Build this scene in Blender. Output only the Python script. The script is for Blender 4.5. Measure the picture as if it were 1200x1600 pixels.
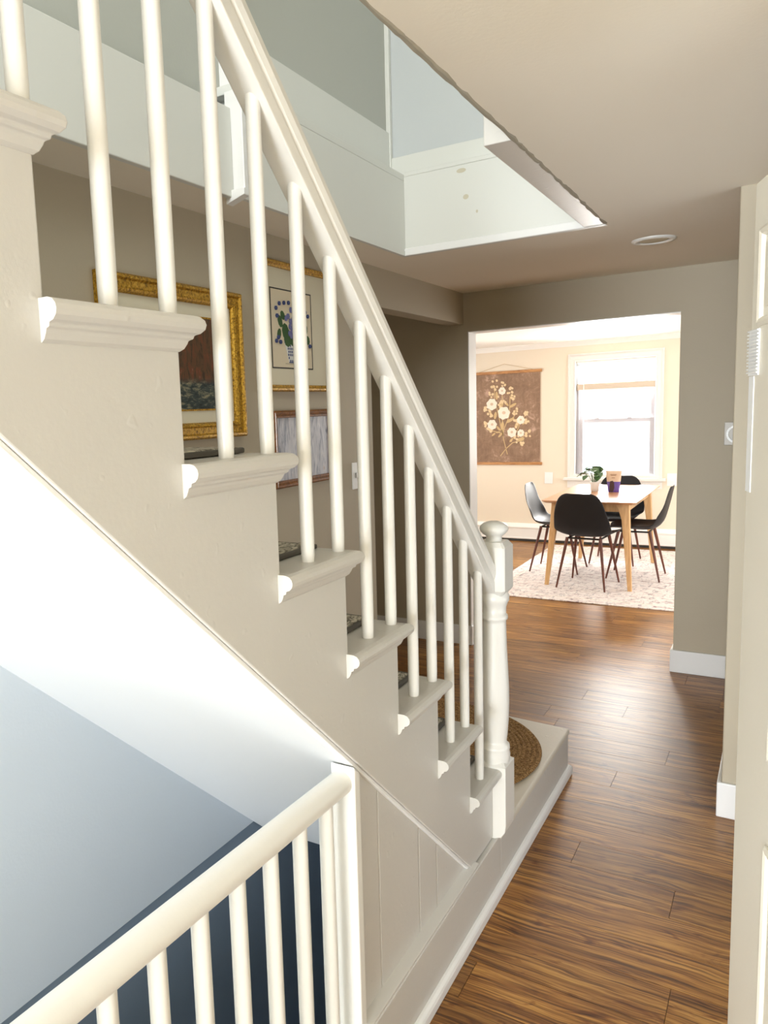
import bpy, bmesh, math, random
from mathutils import Vector, Matrix
random.seed(7)
for o in list(bpy.data.objects): bpy.data.objects.remove(o)
scn = bpy.context.scene
COL = scn.collection

# ------------------------------------------------------------------ camera
def cam_axes(yaw, pitch, roll):
    cy, sy = math.cos(yaw), math.sin(yaw)
    f = Vector((sy*math.cos(pitch), cy*math.cos(pitch), math.sin(pitch)))
    r0 = Vector((cy, -sy, 0)); u0 = r0.cross(f)
    r = math.cos(roll)*r0 + math.sin(roll)*u0
    u = -math.sin(roll)*r0 + math.cos(roll)*u0
    return r, u, f
r_, u_, f_ = cam_axes(-0.58005856, -0.12587367, -0.04086778)
cd = bpy.data.cameras.new('camera'); cam = bpy.data.objects.new('camera', cd); COL.objects.link(cam)
M = Matrix((r_, u_, -f_)).transposed().to_4x4(); M.translation = Vector((0.72113, -0.14737, 1.58034))
cam.matrix_world = M
cd.sensor_fit = 'HORIZONTAL'; cd.sensor_width = 36; cd.lens = 1209.753*36/1200
cd.shift_x = (600-440.7575)/1200; cd.shift_y = (799.461-800)/1200
cd.clip_start = 0.02; cd.clip_end = 200
scn.camera = cam

# ------------------------------------------------------------------ world, exposure, daylight
scn.view_settings.view_transform = 'Standard'; scn.view_settings.look = 'None'
scn.view_settings.gamma = 1.0; scn.view_settings.use_curve_mapping = False
scn.view_settings.exposure = 0.78
w = bpy.data.worlds.new('world'); scn.world = w; w.use_nodes = True
bg = w.node_tree.nodes['Background']; bg.inputs[0].default_value = (0.80, 0.90, 1.0, 1); bg.inputs[1].default_value = 1.8

def area(name, loc, rot, sx, sy, power, col, spread=180):
    l = bpy.data.lights.new(name, 'AREA'); l.shape = 'RECTANGLE'; l.size = sx; l.size_y = sy
    l.energy = power; l.color = col; l.spread = math.radians(spread)
    o = bpy.data.objects.new(name, l); COL.objects.link(o); o.location = loc
    o.rotation_euler = [math.radians(a) for a in rot]; return o
DAY = (0.89, 0.945, 1.0); WARM = (1.0, 0.86, 0.70)
# daylight through the entry windows behind the photographer
area('entry_daylight', (0.35, -6.12, 1.05), (90, 0, 0), 2.5, 1.7, 335, DAY)
# daylight from the room on the right, through the doorway past the open door
area('side_room_daylight', (1.58, 2.40, 0.75), (90, 0, 90), 1.1, 1.1, 6, (0.86, 0.93, 1.0))
# daylight through the dining room windows
area('dining_daylight_back', (-0.84, 9.05, 1.42), (-68, 0, 0), 0.8, 1.2, 70, (1, .97, .92))
area('dining_daylight_side', (1.42, 6.9, 1.35), (52, 0, 90), 2.2, 1.3, 15, (1, .94, .86))
area('dining_daylight_left', (-3.2, 6.9, 1.35), (52, 0, -90), 2.2, 1.3, 11, (1, .94, .86))
# daylight through the upstairs window
area('upstairs_daylight', (0.4, -2.3, 3.7), (70, 0, 0), 1.6, 1.4, 90, (0.93, 0.97, 1.0))

# ------------------------------------------------------------------ material helpers
def s2l(c):
    return tuple(((x/255)/12.92 if x/255 <= .04045 else ((x/255+.055)/1.055)**2.4) for x in c) + (1,)
class NT:
    def __init__(s, name):
        s.m = bpy.data.materials.new(name); s.m.use_nodes = True; s.t = s.m.node_tree
        s.b = s.t.nodes['Principled BSDF']; s.geo = None
    def n(s, typ, **k):
        o = s.t.nodes.new(typ)
        for a, v in k.items(): setattr(o, a, v)
        return o
    def l(s, a, b): s.t.links.new(a, b)
    def pos(s, scale=(1, 1, 1), obj=False, rnd=0, rot=(0, 0, 0)):
        if obj: src = s.n('ShaderNodeTexCoord').outputs['Object']
        else: src = s.n('ShaderNodeNewGeometry').outputs['Position']
        if rnd:
            oi = s.n('ShaderNodeObjectInfo'); mu = s.n('ShaderNodeVectorMath', operation='SCALE')
            cx = s.n('ShaderNodeCombineXYZ'); s.l(oi.outputs['Random'], cx.inputs[0]); s.l(oi.outputs['Random'], cx.inputs[1])
            s.l(cx.outputs[0], mu.inputs[0]); mu.inputs['Scale'].default_value = rnd
            ad = s.n('ShaderNodeVectorMath', operation='ADD'); s.l(src, ad.inputs[0]); s.l(mu.outputs[0], ad.inputs[1]); src = ad.outputs[0]
        mp = s.n('ShaderNodeMapping'); mp.inputs['Scale'].default_value = scale; mp.inputs['Rotation'].default_value = rot
        s.l(src, mp.inputs[0]); return mp.outputs[0]
    def noise(s, vec, scale=5, detail=4, rough=.5, dist=0):
        o = s.n('ShaderNodeTexNoise'); s.l(vec, o.inputs['Vector']); o.inputs['Scale'].default_value = scale
        o.inputs['Detail'].default_value = detail; o.inputs['Roughness'].default_value = rough; o.inputs['Distortion'].default_value = dist
        return o.outputs['Fac']
    def ramp(s, fac, stops):
        o = s.n('ShaderNodeValToRGB'); e = o.color_ramp.elements
        while len(e) < len(stops): e.new(.5)
        for k, (p, c) in enumerate(stops): e[k].position = p; e[k].color = c if len(c) == 4 else tuple(c)+(1,)
        s.l(fac, o.inputs[0]); return o.outputs[0]
    def mix(s, fac, a, b, mode='MIX'):
        o = s.n('ShaderNodeMix', data_type='RGBA', blend_type=mode)
        if isinstance(fac, float): o.inputs[0].default_value = fac
        else: s.l(fac, o.inputs[0])
        for i, v in ((6, a), (7, b)):
            if isinstance(v, tuple): o.inputs[i].default_value = v
            else: s.l(v, o.inputs[i])
        return o.outputs[2]
    def bump(s, h, strength=.2, dist=.01):
        o = s.n('ShaderNodeBump'); o.inputs['Strength'].default_value = strength; o.inputs['Distance'].default_value = dist
        s.l(h, o.inputs['Height']); s.l(o.outputs[0], s.b.inputs['Normal'])
    def base(s, c, rough=.5, metal=0, spec=None):
        if isinstance(c, tuple): s.b.inputs['Base Color'].default_value = c
        else: s.l(c, s.b.inputs['Base Color'])
        s.b.inputs['Roughness'].default_value = rough; s.b.inputs['Metallic'].default_value = metal
        if spec is not None: s.b.inputs['Specular IOR Level'].default_value = spec
        return s
MT = {}
def paint(name, c, rough=.5, bump=.1, bscale=60, var=.04, lumps=False):
    t = NT(name); v = t.pos()
    n1 = t.noise(v, 2.5, 3)
    c2 = tuple(x*(1-var*2) for x in c[:3])+(1,)
    t.base(t.mix(n1, c2, c), rough)
    n2 = t.noise(v, bscale, 4, .6)
    if lumps:
        n3 = t.noise(v, 14, 2); a = t.n('ShaderNodeMath', operation='ADD'); t.l(n2, a.inputs[0])
        mm = t.n('ShaderNodeMath', operation='MULTIPLY'); t.l(n3, mm.inputs[0]); mm.inputs[1].default_value = 1.5
        t.l(mm.outputs[0], a.inputs[1]); n2 = a.outputs[0]
    if lumps:
        pm = t.ramp(t.noise(v, 34, 1, .4), [(.70, (0, 0, 0)), (.78, (1, 1, 1))]); a2 = t.n('ShaderNodeMath', operation='MULTIPLY_ADD')
        t.l(pm, a2.inputs[0]); a2.inputs[1].default_value = 2.2; t.l(n2, a2.inputs[2]); n2 = a2.outputs[0]
    t.bump(n2, bump, .004); MT[name] = t.m; return t.m
def plain(name, c, rough=.5, metal=0, spec=None):
    t = NT(name).base(c, rough, metal, spec)
    n = t.noise(t.pos(), 90, 2); t.bump(n, .04, .002); MT[name] = t.m; return t.m

paint('stair_paint', s2l((210, 207, 200)), .38, .11, 55, .02, True)
paint('rail_paint', s2l((236, 234, 227)), .33, .08, 40, .015, True)
paint('landing_paint', s2l((224, 217, 202)), .45, .14, 30, .05, True)
paint('trim_white', s2l((242, 242, 240)), .35, .10, 50, .01)
paint('soffit_paint', s2l((224, 225, 224)), .6, .12, 30, .012)
paint('wall_greige', s2l((186, 175, 153)), .6, .14, 120, .015)
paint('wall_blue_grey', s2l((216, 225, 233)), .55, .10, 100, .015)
paint('basement_dark', s2l((132, 147, 162)), .6, .10, 100, .02)  # darker colour than the stairwell wall above floor level
paint('wall_upper', s2l((190, 192, 184)), .6, .12, 100, .015)
paint('wall_upper_far', s2l((204, 209, 210)), .6, .12, 100, .015)
paint('upper_trim', s2l((228, 229, 223)), .5, .10, 40, .015)
paint('ceiling_paint', s2l((243, 234, 217)), .75, .10, 90, .01)
paint('dining_wall', s2l((236, 222, 200)), .7, .06, 90, .01)
paint('dining_white', s2l((246, 243, 236)), .5, .03, 60, .005)
paint('casing_paint', s2l((232, 228, 221)), .5, .03, 60, .005)
paint('sash_backlit_grey', s2l((198, 197, 203)), .4, .02, 60, .005)  # grey tone stands in for backlit shade on the white sash
paint('door_paint', s2l((230, 223, 207)), .4, .12, 45, .012)
paint('raw_plaster', s2l((176, 168, 150)), .9, .6, 70, .08)
plain('steel', s2l((190, 188, 184)), .25, .9)
plain('white_plastic', s2l((240, 240, 236)), .3)
plain('entry_pale_bounce', s2l((230, 225, 215)), .5); plain('plate_grey', s2l((205, 200, 190)), .4); plain('gap_shade_dark', s2l((60, 58, 54)), .6)
plain('black_plastic', s2l((28, 28, 31)), .5, 0, .3)
plain('black_metal', s2l((28, 24, 22)), .4, .3)
plain('line_black', s2l((40, 38, 34)), .6)

# laminate floor: grain along x, each plank with its own offset and tone
def floor_mat():
    t = NT('floor_wood')
    base = t.pos((1, 1, 1), rnd=37)
    wn = t.noise(base, 2.6, 3, .5, .6)
    wv = t.n('ShaderNodeCombineXYZ'); wm = t.n('ShaderNodeMath', operation='MULTIPLY'); t.l(wn, wm.inputs[0]); wm.inputs[1].default_value = .05; t.l(wm.outputs[0], wv.inputs[1])
    ad = t.n('ShaderNodeVectorMath', operation='ADD'); t.l(base, ad.inputs[0]); t.l(wv.outputs[0], ad.inputs[1])
    def sc(v):
        m = t.n('ShaderNodeMapping'); m.inputs['Scale'].default_value = v; t.l(ad.outputs[0], m.inputs[0]); return m.outputs[0]
    g1 = t.noise(sc((1.0, 15, 1)), 2.0, 6, .6, .8)
    g2 = t.noise(sc((1.6, 62, 1)), 2.0, 5, .62, .3)
    g3 = t.noise(sc((5, 190, 1)), 2.0, 3, .6)
    kn = t.noise(sc((3.2, 9, 1)), 1.5, 3, .55, 1.6)
    c = t.ramp(g1, [(.30, s2l((116, 76, 30))), (.46, s2l((164, 114, 54))), (.60, s2l((194, 144, 74))), (.76, s2l((218, 174, 100)))])
    c = t.mix(.80, c, t.ramp(g2, [(.38, s2l((92, 56, 30))), (.47, s2l((206, 186, 168))), (.56, (1, 1, 1)), (1, (1, 1, 1))]), 'MULTIPLY')
    c = t.mix(.35, c, t.ramp(g3, [(.36, s2l((120, 90, 66))), (.55, (1, 1, 1)), (1, (1, 1, 1))]), 'MULTIPLY')
    c = t.mix(.85, c, t.ramp(kn, [(.24, s2l((74, 44, 24))), (.33, s2l((190, 160, 134))), (.42, (1, 1, 1)), (1, (1, 1, 1))]), 'MULTIPLY')
    oi = t.n('ShaderNodeObjectInfo')
    tone = t.ramp(oi.outputs['Random'], [(0, (.74, .72, .70)), (.5, (.92, .9, .88)), (1, (1.12, 1.10, 1.06))])
    t.base(t.mix(1.0, c, tone, 'MULTIPLY'), .34)
    t.l(t.ramp(g2, [(0, (.42,)*3), (1, (.27,)*3)]), t.b.inputs['Roughness'])
    t.bump(g2, .10, .002); MT['floor_wood'] = t.m
floor_mat()
def wood(name, dark, light, scale=(14, 14, 1.5), rough=.42):
    t = NT(name); g = t.noise(t.pos(scale, obj=True, rnd=11), 3, 6, .6, .8)
    t.base(t.ramp(g, [(.3, s2l(dark)), (.7, s2l(light))]), rough); t.bump(g, .06, .002); MT[name] = t.m
wood('oak', (196, 150, 98), (226, 186, 134))
wood('table_wood', (172, 116, 74), (206, 156, 112), (2, 14, 14), .28)
wood('walnut_leg', (70, 34, 24), (112, 58, 40))
wood('pine_rail', (150, 98, 52), (206, 150, 92), (3, 20, 20))
wood('brown_frame', (84, 46, 14), (150, 92, 38), (20, 20, 20), .35)
def gold():
    t = NT('gold_frame'); n = t.noise(t.pos((1, 1, 1)), 130, 4, .7)
    t.base(t.ramp(n, [(.35, s2l((104, 72, 12))), (.52, s2l((192, 146, 40))), (.7, s2l((226, 188, 84)))]), .38, .55)
    t.bump(n, .5, .004); MT['gold_frame'] = t.m
gold()
def jute():
    t = NT('jute'); n = t.noise(t.pos(), 160, 4, .7)
    t.base(t.ramp(n, [(.34, s2l((84, 54, 24))), (.5, s2l((168, 124, 70))), (.64, s2l((216, 176, 116)))]), .95)
    t.bump(n, 1.0, .010); MT['jute'] = t.m
jute()
def mat_grey():
    t = NT('mat_grey'); n = t.noise(t.pos((1, .5, 1)), 75, 3, .6, 1.5)
    t.base(t.ramp(n, [(.38, s2l((104, 99, 88))), (.5, s2l((164, 157, 141))), (.62, s2l((208, 200, 182)))]), .95)
    t.bump(n, .7, .006); MT['mat_grey'] = t.m
mat_grey(); plain('mat_edge', s2l((92, 88, 80)), .9)
def dining_rug():
    t = NT('rug_fabric'); v = t.pos((1, 1, 1))
    a = t.noise(t.pos((5, 16, 1)), 2.2, 6, .7, 1.2); b = t.noise(v, 40, 3, .7); d = t.noise(t.pos((22, 7, 1)), 1.4, 5, .7, .8)
    c = t.ramp(a, [(.36, s2l((160, 130, 130))), (.46, s2l((226, 212, 204))), (.58, s2l((240, 232, 224))), (.70, s2l((190, 148, 140)))])
    e = t.ramp(d, [(.36, s2l((136, 134, 146))), (.47, (1, 1, 1)), (1, (1, 1, 1))])
    t.base(t.mix(.6, c, e, 'MULTIPLY'), .95); t.bump(b, .4, .004); MT['rug_fabric'] = t.m
dining_rug()
def painting():
    t = NT('landscape_print'); sep = t.n('ShaderNodeSeparateXYZ'); t.l(t.n('ShaderNodeNewGeometry').outputs['Position'], sep.inputs[0])
    mr = t.n('ShaderNodeMapRange'); mr.inputs[1].default_value = 1.58; mr.inputs[2].default_value = 1.96; t.l(sep.outputs[2], mr.inputs[0])
    n = t.noise(t.pos((1, 18, 7)), 3, 6, .7, .6); n2 = t.noise(t.pos((1, 8, 22)), 3.2, 5, .7, .4)
    top = t.ramp(n, [(.30, s2l((34, 26, 22))), (.48, s2l((92, 68, 46))), (.62, s2l((120, 62, 40))), (.75, s2l((150, 140, 120)))])
    low = t.ramp(n2, [(.32, s2l((18, 30, 34))), (.5, s2l((52, 66, 66))), (.66, s2l((150, 144, 116)))])
    st = t.ramp(mr.outputs[0], [(.30, (0, 0, 0)), (.36, (1, 1, 1))])
    t.base(t.mix(st, low, top), .35); MT['landscape_print'] = t.m
painting()
def streaks():
    t = NT('pale_abstract_print'); n = t.noise(t.pos((1, 26, 5), rot=(.35, 0, 0)), 1.6, 5, .6, 1.2); n2 = t.noise(t.pos((1, 9, 3)), 2.4, 3)
    c = t.ramp(n, [(.32, s2l((120, 128, 146))), (.46, s2l((196, 196, 206))), (.62, s2l((224, 222, 226))), (.76, s2l((180, 150, 134)))])
    t.base(t.mix(.35, c, t.ramp(n2, [(.3, s2l((150, 150, 158))), (.7, (1, 1, 1))]), 'MULTIPLY'), .3); MT['pale_abstract_print'] = t.m
streaks()
def canvas():
    t = NT('canvas_taupe'); n = t.noise(t.pos((1, 1, 1)), 9, 6, .75, .5); n2 = t.noise(t.pos((30, 1, 4)), 2, 4, .7)
    c = t.ramp(n, [(.36, s2l((140, 112, 90))), (.56, s2l((160, 130, 106))), (.68, s2l((206, 172, 150)))])
    t.base(t.mix(.25, c, t.ramp(n2, [(.3, s2l((140, 120, 104))), (.7, (1, 1, 1))]), 'MULTIPLY'), .9); MT['canvas_taupe'] = t.m
canvas()
plain('mat_cream', s2l((222, 214, 190)), .8); plain('mat_paper', s2l((226, 212, 184)), .8)
plain('ink_blue', s2l((60, 72, 120)), .8); plain('ink_lilac', s2l((112, 112, 158)), .8); plain('ink_green', s2l((62, 92, 52)), .8)
plain('vase_white', s2l((222, 222, 218)), .7); plain('ink_shadow', s2l((196, 184, 156)), .8)
plain('blossom_white', s2l((240, 228, 208)), .9); plain('blossom_heart', s2l((216, 188, 160)), .9); plain('leaf_sand', s2l((206, 176, 128)), .9); plain('bud_sand', s2l((226, 200, 158)), .9); plain('string', s2l((196, 168, 124)), .9)
plain('pot_white', s2l((236, 232, 226)), .4); plain('soil', s2l((50, 36, 26)), .95)
plain('pouch_beige', s2l((214, 186, 158)), .55); plain('pouch_purple', s2l((98, 72, 150)), .4); plain('pouch_brown', s2l((62, 36, 34)), .5); plain('pouch_ink', s2l((158, 122, 96)), .6)
def leafm():
    t = NT('plant_leaf'); n = t.noise(t.pos(), 60, 3)
    t.base(t.ramp(n, [(.3, s2l((34, 62, 30))), (.7, s2l((84, 116, 62)))]), .4); MT['plant_leaf'] = t.m
leafm()
plain('blind_white', s2l((240, 238, 232)), .5); plain('blind_rail', s2l((206, 190, 170)), .5)
plain('field_tan', s2l((226, 214, 196)), .9); plain('snow', s2l((240, 240, 238)), .9)
def glassm():
    m = bpy.data.materials.new('window_glass'); m.use_nodes = True; t = m.node_tree
    for n in list(t.nodes): t.nodes.remove(n)
    out = t.nodes.new('ShaderNodeOutputMaterial'); mx = t.nodes.new('ShaderNodeMixShader'); tr = t.nodes.new('ShaderNodeBsdfTransparent'); gl = t.nodes.new('ShaderNodeBsdfGlossy')
    fr = t.nodes.new('ShaderNodeFresnel'); fr.inputs[0].default_value = 1.25; gl.inputs['Roughness'].default_value = .03
    t.links.new(fr.outputs[0], mx.inputs[0]); t.links.new(tr.outputs[0], mx.inputs[1]); t.links.new(gl.outputs[0], mx.inputs[2]); t.links.new(mx.outputs[0], out.inputs[0])
    MT['window_glass'] = m
glassm()

# ------------------------------------------------------------------ mesh helpers
class MB:
    def __init__(s): s.v = []; s.f = []; s.sm = []; s.mi = []
    def add(s, vs, fs, smooth=False, mi=0):
        o = len(s.v); s.v += [tuple(a) for a in vs]
        for f in fs: s.f.append([o+i for i in f]); s.sm.append(smooth); s.mi.append(mi)
        return s
    def box(s, x0, x1, y0, y1, z0, z1):
        s.add([(x, y, z) for x in (x0, x1) for y in (y0, y1) for z in (z0, z1)],
              [(0, 1, 3, 2), (4, 6, 7, 5), (0, 4, 5, 1), (2, 3, 7, 6), (0, 2, 6, 4), (1, 5, 7, 3)]); return s
    def prism(s, poly, axis, a0, a1, smooth=False):
        """poly in the two other axes (order x,y,z minus axis), extruded on axis a0..a1"""
        def pt(p, a):
            return {'x': (a, p[0], p[1]), 'y': (p[0], a, p[1]), 'z': (p[0], p[1], a)}[axis]
        n = len(poly)
        s.add([pt(p, a0) for p in poly]+[pt(p, a1) for p in poly],
              [tuple(range(n)), tuple(range(2*n-1, n-1, -1))])
        o = len(s.v)-2*n
        for i in range(n):
            j = (i+1) % n; s.f.append([o+i, o+n+i, o+n+j, o+j]); s.sm.append(smooth); s.mi.append(0)
        return s
    def rings(s, rings, closed=True, caps=True, smooth=False):
        n = len(rings[0]); o = len(s.v); vs = [p for r in rings for p in r]; fs = []
        for k in range(len(rings)-1):
            for i in range(n if closed else n-1):
                j = (i+1) % n; fs.append((k*n+i, k*n+j, (k+1)*n+j, (k+1)*n+i))
        s.add(vs, fs, smooth)
        if caps: s.add(rings[0], [tuple(range(n-1, -1, -1))]); s.add(rings[-1], [tuple(range(n))])
        return s
    def tube(s, pts, rad, n=14, caps=True):
        pts = [Vector(p) for p in pts]; rads = rad if isinstance(rad, (list, tuple)) else [rad]*len(pts); rg = []
        up = None
        for i, p in enumerate(pts):
            t = (pts[min(i+1, len(pts)-1)]-pts[max(i-1, 0)]).normalized()
            if up is None: up = Vector((0, 0, 1)) if abs(t.z) < .9 else Vector((1, 0, 0))
            a = t.cross(up).normalized(); b = a.cross(t).normalized(); up = b
            rg.append([p+rads[i]*(math.cos(2*math.pi*k/n)*a+math.sin(2*math.pi*k/n)*b) for k in range(n)])
        return s.rings(rg, True, caps, True)
    def lathe(s, prof, cx=0, cy=0, n=24):
        rg = [[(cx+r*math.cos(2*math.pi*k/n), cy+r*math.sin(2*math.pi*k/n), z) for k in range(n)] for r, z in prof]
        return s.rings(rg, True, True, True)
    def build(s, name, mat, parent=None, bevel=0, seg=2, fix=True, smooth=None):
        me = bpy.data.meshes.new(name); me.from_pydata(s.v, [], s.f)
        for i, p in enumerate(me.polygons): p.use_smooth = s.sm[i] if smooth is None else smooth
        bm = bmesh.new(); bm.from_mesh(me)
        if fix: bmesh.ops.recalc_face_normals(bm, faces=bm.faces)
        bm.to_mesh(me); bm.free()
        me.materials.append(MT[mat] if isinstance(mat, str) else mat)
        o = bpy.data.objects.new(name, me); COL.objects.link(o)
        if parent is not None: o.parent = parent; o.matrix_parent_inverse = parent.matrix_basis.inverted()
        if bevel:
            m = o.modifiers.new('bevel', 'BEVEL'); m.width = bevel; m.segments = seg; m.limit_method = 'ANGLE'; m.angle_limit = math.radians(40)
            m.harden_normals = False
        return o
def B(*a): return MB().box(*a)
def tag(o, label=None, cat=None, group=None, kind=None):
    for k, v in (('label', label), ('category', cat), ('group', group), ('kind', kind)):
        if v: o[k] = v
    return o
def empty(name, loc=(0, 0, 0), rz=0):
    o = bpy.data.objects.new(name, None); COL.objects.link(o); o.location = loc; o.rotation_euler = (0, 0, rz)
    o.matrix_basis = Matrix.Translation(loc) @ Matrix.Rotation(rz, 4, 'Z'); return o
def local(o): o.matrix_parent_inverse = Matrix.Identity(4); return o
def struct(o, label=None, cat=None): return tag(o, label, cat, None, 'structure')
def copy_tree(o, parent=None):
    c = o.copy(); COL.objects.link(c); c.parent = parent
    for ch in list(o.children): copy_tree(ch, c)
    return c

# ------------------------------------------------------------------ measures
XL = -1.03; H = 2.288; YW = 4.713; RH = 0.216; RUN = 0.24328; XF = -0.03
XU, YU = -0.91, 3.39         # upstairs walls
YD, HD = 8.83, 2.235         # dining back wall, dining ceiling
def Yf(k): return 2.2313-RUN*(k-2)
def Zt(k): return RH*k
PT = 0.203                    # landing top

# ------------------------------------------------------------------ floor
fl = MB()
for r in ((-.055, 2.2, -1.1, 3.09), (-2.1, .66, 3.09, 4.817), (-3.3, 1.5, 4.817, 8.9), (-1.03, -.055, -1.1, .12)):  # last strip is unseen, extended to shade the stairwell below
    fl.box(r[0], r[1], r[2], r[3], -.20, -.0065)
floor = struct(fl.build('floor', 'line_black'), 'brown laminate plank floor running from hallway into dining room', 'floor')
struct(B(-1.13, 3.4, -6.2, -1.1, -.2, 0).build('floor_entry', 'entry_pale_bounce'), 'unseen entry floor behind the photographer, made pale to bounce light', 'floor')  # unseen floor coloured pale so it bounces light up to the ceiling
unit = None
PW = 0.157
def plank(x0, x1, y0, y1):
    global unit
    g = .0007
    if unit is None:
        o = B(0, 1, 0, 1, -.006, 0).build('plank', 'floor_wood', floor); unit = o.data
    else:
        o = bpy.data.objects.new('plank', unit); COL.objects.link(o); o.parent = floor
    o.location = (x0+g, y0+g, 0); o.scale = (x1-x0-2*g, y1-y0-2*g, 1)
rows = {}
for k in range(-36, 43):
    y0 = 2.305+PW*k; y1 = y0+PW; yc = y0+PW/2
    if yc < -1.0 or yc > 8.9: continue
    if yc < 3.09: a, b = -.02, 2.2
    elif yc < 4.817: a, b = -2.1, .66
    else: a, b = -3.3, 1.5
    x = a-random.uniform(.1, 1.4)
    if k == 0: x = 0.468-2*1.38
    while x < b:
        c0, c1 = max(x, a), min(x+1.38, b)
        if c1-c0 > .02: plank(c0, c1, y0, y1)
        x += 1.38

# ------------------------------------------------------------------ walls, ceilings
def dg0(y): return 1.942-.8885*y
o = MB().prism([(-1.1, dg0(-1.1)), (2.185, 0), (3.385, 0), (3.385, 2.095), (YW, 2.095), (YW, 2.62), (-3.2, 2.62), (-3.2, 0), (-1.1, 0)][:7]+[(-3.2, dg0(-1.1))], 'x', XL-.104, XL).build('wall_left', 'wall_greige')
struct(o, 'greige plaster wall hung with framed pictures along the stairs', 'wall')
struct(MB().prism([(-3.2, -.045), (2.236, -.045), (2.185, 0), (-.4, dg0(-.4)), (-3.2, dg0(-.4))], 'x', XL-.104, XL).build('wall_stairwell', 'wall_blue_grey'), 'pale blue grey wall of the basement stairwell under the sloped soffit', 'wall')
far = MB().box(-2.2, -1.0, YW, YW+.128, 0, H+.3).box(-1.0, .2077, YW, YW+.128, 2.048, H+.3).box(.2077, .70, YW, YW+.128, 0, H+.3)
struct(far.build('wall_far', 'wall_greige'), 'greige wall with the wide cased opening to the dining room', 'wall')
struct(B(.558, .70, 3.05, YW, 0, H+.1).build('wall_right', 'wall_greige', bevel=.004), 'greige wall end beside the hallway with tall white baseboard', 'wall')
struct(MB().box(-2.2, -2.1, 3.28, YW, 0, H).box(-2.2, XL-.104, 3.28, 3.385, 0, H).build('wall_recess', 'wall_greige'), 'shadowed greige walls of the recess left of the stairs', 'wall')
struct(MB().box(.74, 2.3, 1.60, 1.72, 0, H).box(3.4, 3.5, -6.2, 1.6, 0, H).box(2.3, 3.5, 1.6, 1.72, 0, H).box(-1.13, -1.03, -6.2, -3.2, 0, H).box(1.6, 1.7, 1.72, 3.05, 0, H).box(.70, 1.7, 3.05, 3.15, 0, H).build('wall_side', 'wall_greige'), 'greige wall behind the open panelled door', 'wall')
# wall behind the photographer, with the entry window opening
struct(MB().box(-1.13, 3.5, -6.3, -6.2, 0, .18).box(-1.13, 3.5, -6.3, -6.2, 1.92, H+.1).box(-1.13, -.92, -6.3, -6.2, .18, 1.92).box(1.62, 3.5, -6.3, -6.2, .18, 1.92).build('wall_entry', 'wall_greige'), 'greige entry wall behind the photographer', 'wall')
# ceiling with the stair opening
ce = MB().box(.0776, 3.5, -6.3, 3.345, H, 2.62).box(-2.2, 2.3, 3.345, YW, H, 2.62).box(XL-.05, -.835, -1.0, 2.01, H, H+.02).box(XL-.05, -.815, 2.01, 3.345, H, H+.02)
ce.box(XL-.1, .0776, -6.3, -1.0, H+.001, 2.62)
struct(ce.build('ceiling', 'ceiling_paint'), 'cream ceiling cut open over the staircase', 'ceiling')
# upstairs shell seen through the opening
struct(MB().box(XU-.1, XU, -3.3, YU, 2.62, 5.0).box(XU-.02, XU, -1.0, 2.06, H+.02, 2.62).build('wall_upper_left', 'wall_upper'), 'grey green upstairs wall on the left of the stair opening', 'wall')
struct(B(XU, 2.3, YU, YU+.1, 2.62, 5.0).build('wall_upper_far', 'wall_upper_far'), 'pale grey upstairs wall at the far end of the stair opening', 'wall')
struct(MB().box(1.5, 1.6, -3.3, YU, 2.62, 5.0).build('wall_upper_right', 'wall_upper'), 'upstairs wall out of sight on the right', 'wall')
struct(MB().box(XU, 1.6, -3.4, -3.3, 2.62, 5.0).build('wall_upper_back', 'wall_upper'), 'upstairs wall out of sight behind the stairs', 'wall')
struct(MB().box(XU-.1, 1.6, -3.4, YU+.1, 5.0, 5.05).build('ceiling_upper', 'ceiling_paint'), 'upstairs ceiling', 'ceiling')
# stairwell below floor level
struct(MB().box(XL-.12, XL-.006, -3.2, 3.2, -2.4, -.045).build('wall_basement_left', 'basement_dark'), 'lower basement stairwell wall under the floor line', 'wall')
struct(MB().box(XL, -.06, 3.05, 3.15, -2.4, -.02).build('wall_basement_far', 'basement_dark'), 'dark far wall of the basement stairwell', 'wall')
struct(MB().box(-.055, -.045, -3.2, 3.1, -2.4, -.02).build('wall_basement_right', 'basement_dark'), 'basement stairwell wall under the hallway', 'wall')
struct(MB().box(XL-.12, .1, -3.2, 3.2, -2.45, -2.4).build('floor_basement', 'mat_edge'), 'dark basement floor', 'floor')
struct(MB().box(XL, -.055, 2.285, 3.1, -.098, -.02).build('ceiling_basement', 'wall_blue_grey'), 'basement ceiling edge past the sloped soffit', 'ceiling')

# trim around the stair opening
t1 = MB().box(-.823, -.803, 2.02, 3.32, H-.002, 2.62).box(-.92, -.803, 2.02, 3.36, 2.62, 2.65)
struct(t1.build('trim_1', 'upper_trim', bevel=.003), 'wide pale board lining the left side of the stair opening', 'trim')
struct(B(-.803, -.799, 2.02, 3.32, H-.004, H+.018).build('trim_2', 'upper_trim'), 'thin bead along the foot of the left lining board', 'trim')
struct(MB().box(-.845, -.822, -1.0, 2.0, H-.002, 2.565).build('trim_3', 'upper_trim', bevel=.003), 'long pale board beside the near part of the stair opening', 'trim')
tj = MB().box(-.845, -.778, 2.0, 2.025, H, 2.618).prism([(-.845, H-.022), (-.772, H-.001), (-.772, H+.02), (-.845, H+.02)], 'y', 1.985, 2.02)
struct(tj.build('trim_4', 'trim_white', bevel=.002), 'short white corner post at the jog in the lining boards', 'trim')
struct(MB().box(-.823, .0776, 3.32, 3.344, H-.002, 2.64).box(-.91, .0776, 3.32, YU, 2.64, 2.66).build('trim_5', 'upper_trim', bevel=.003), 'white board lining the far end of the stair opening', 'trim')
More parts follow.
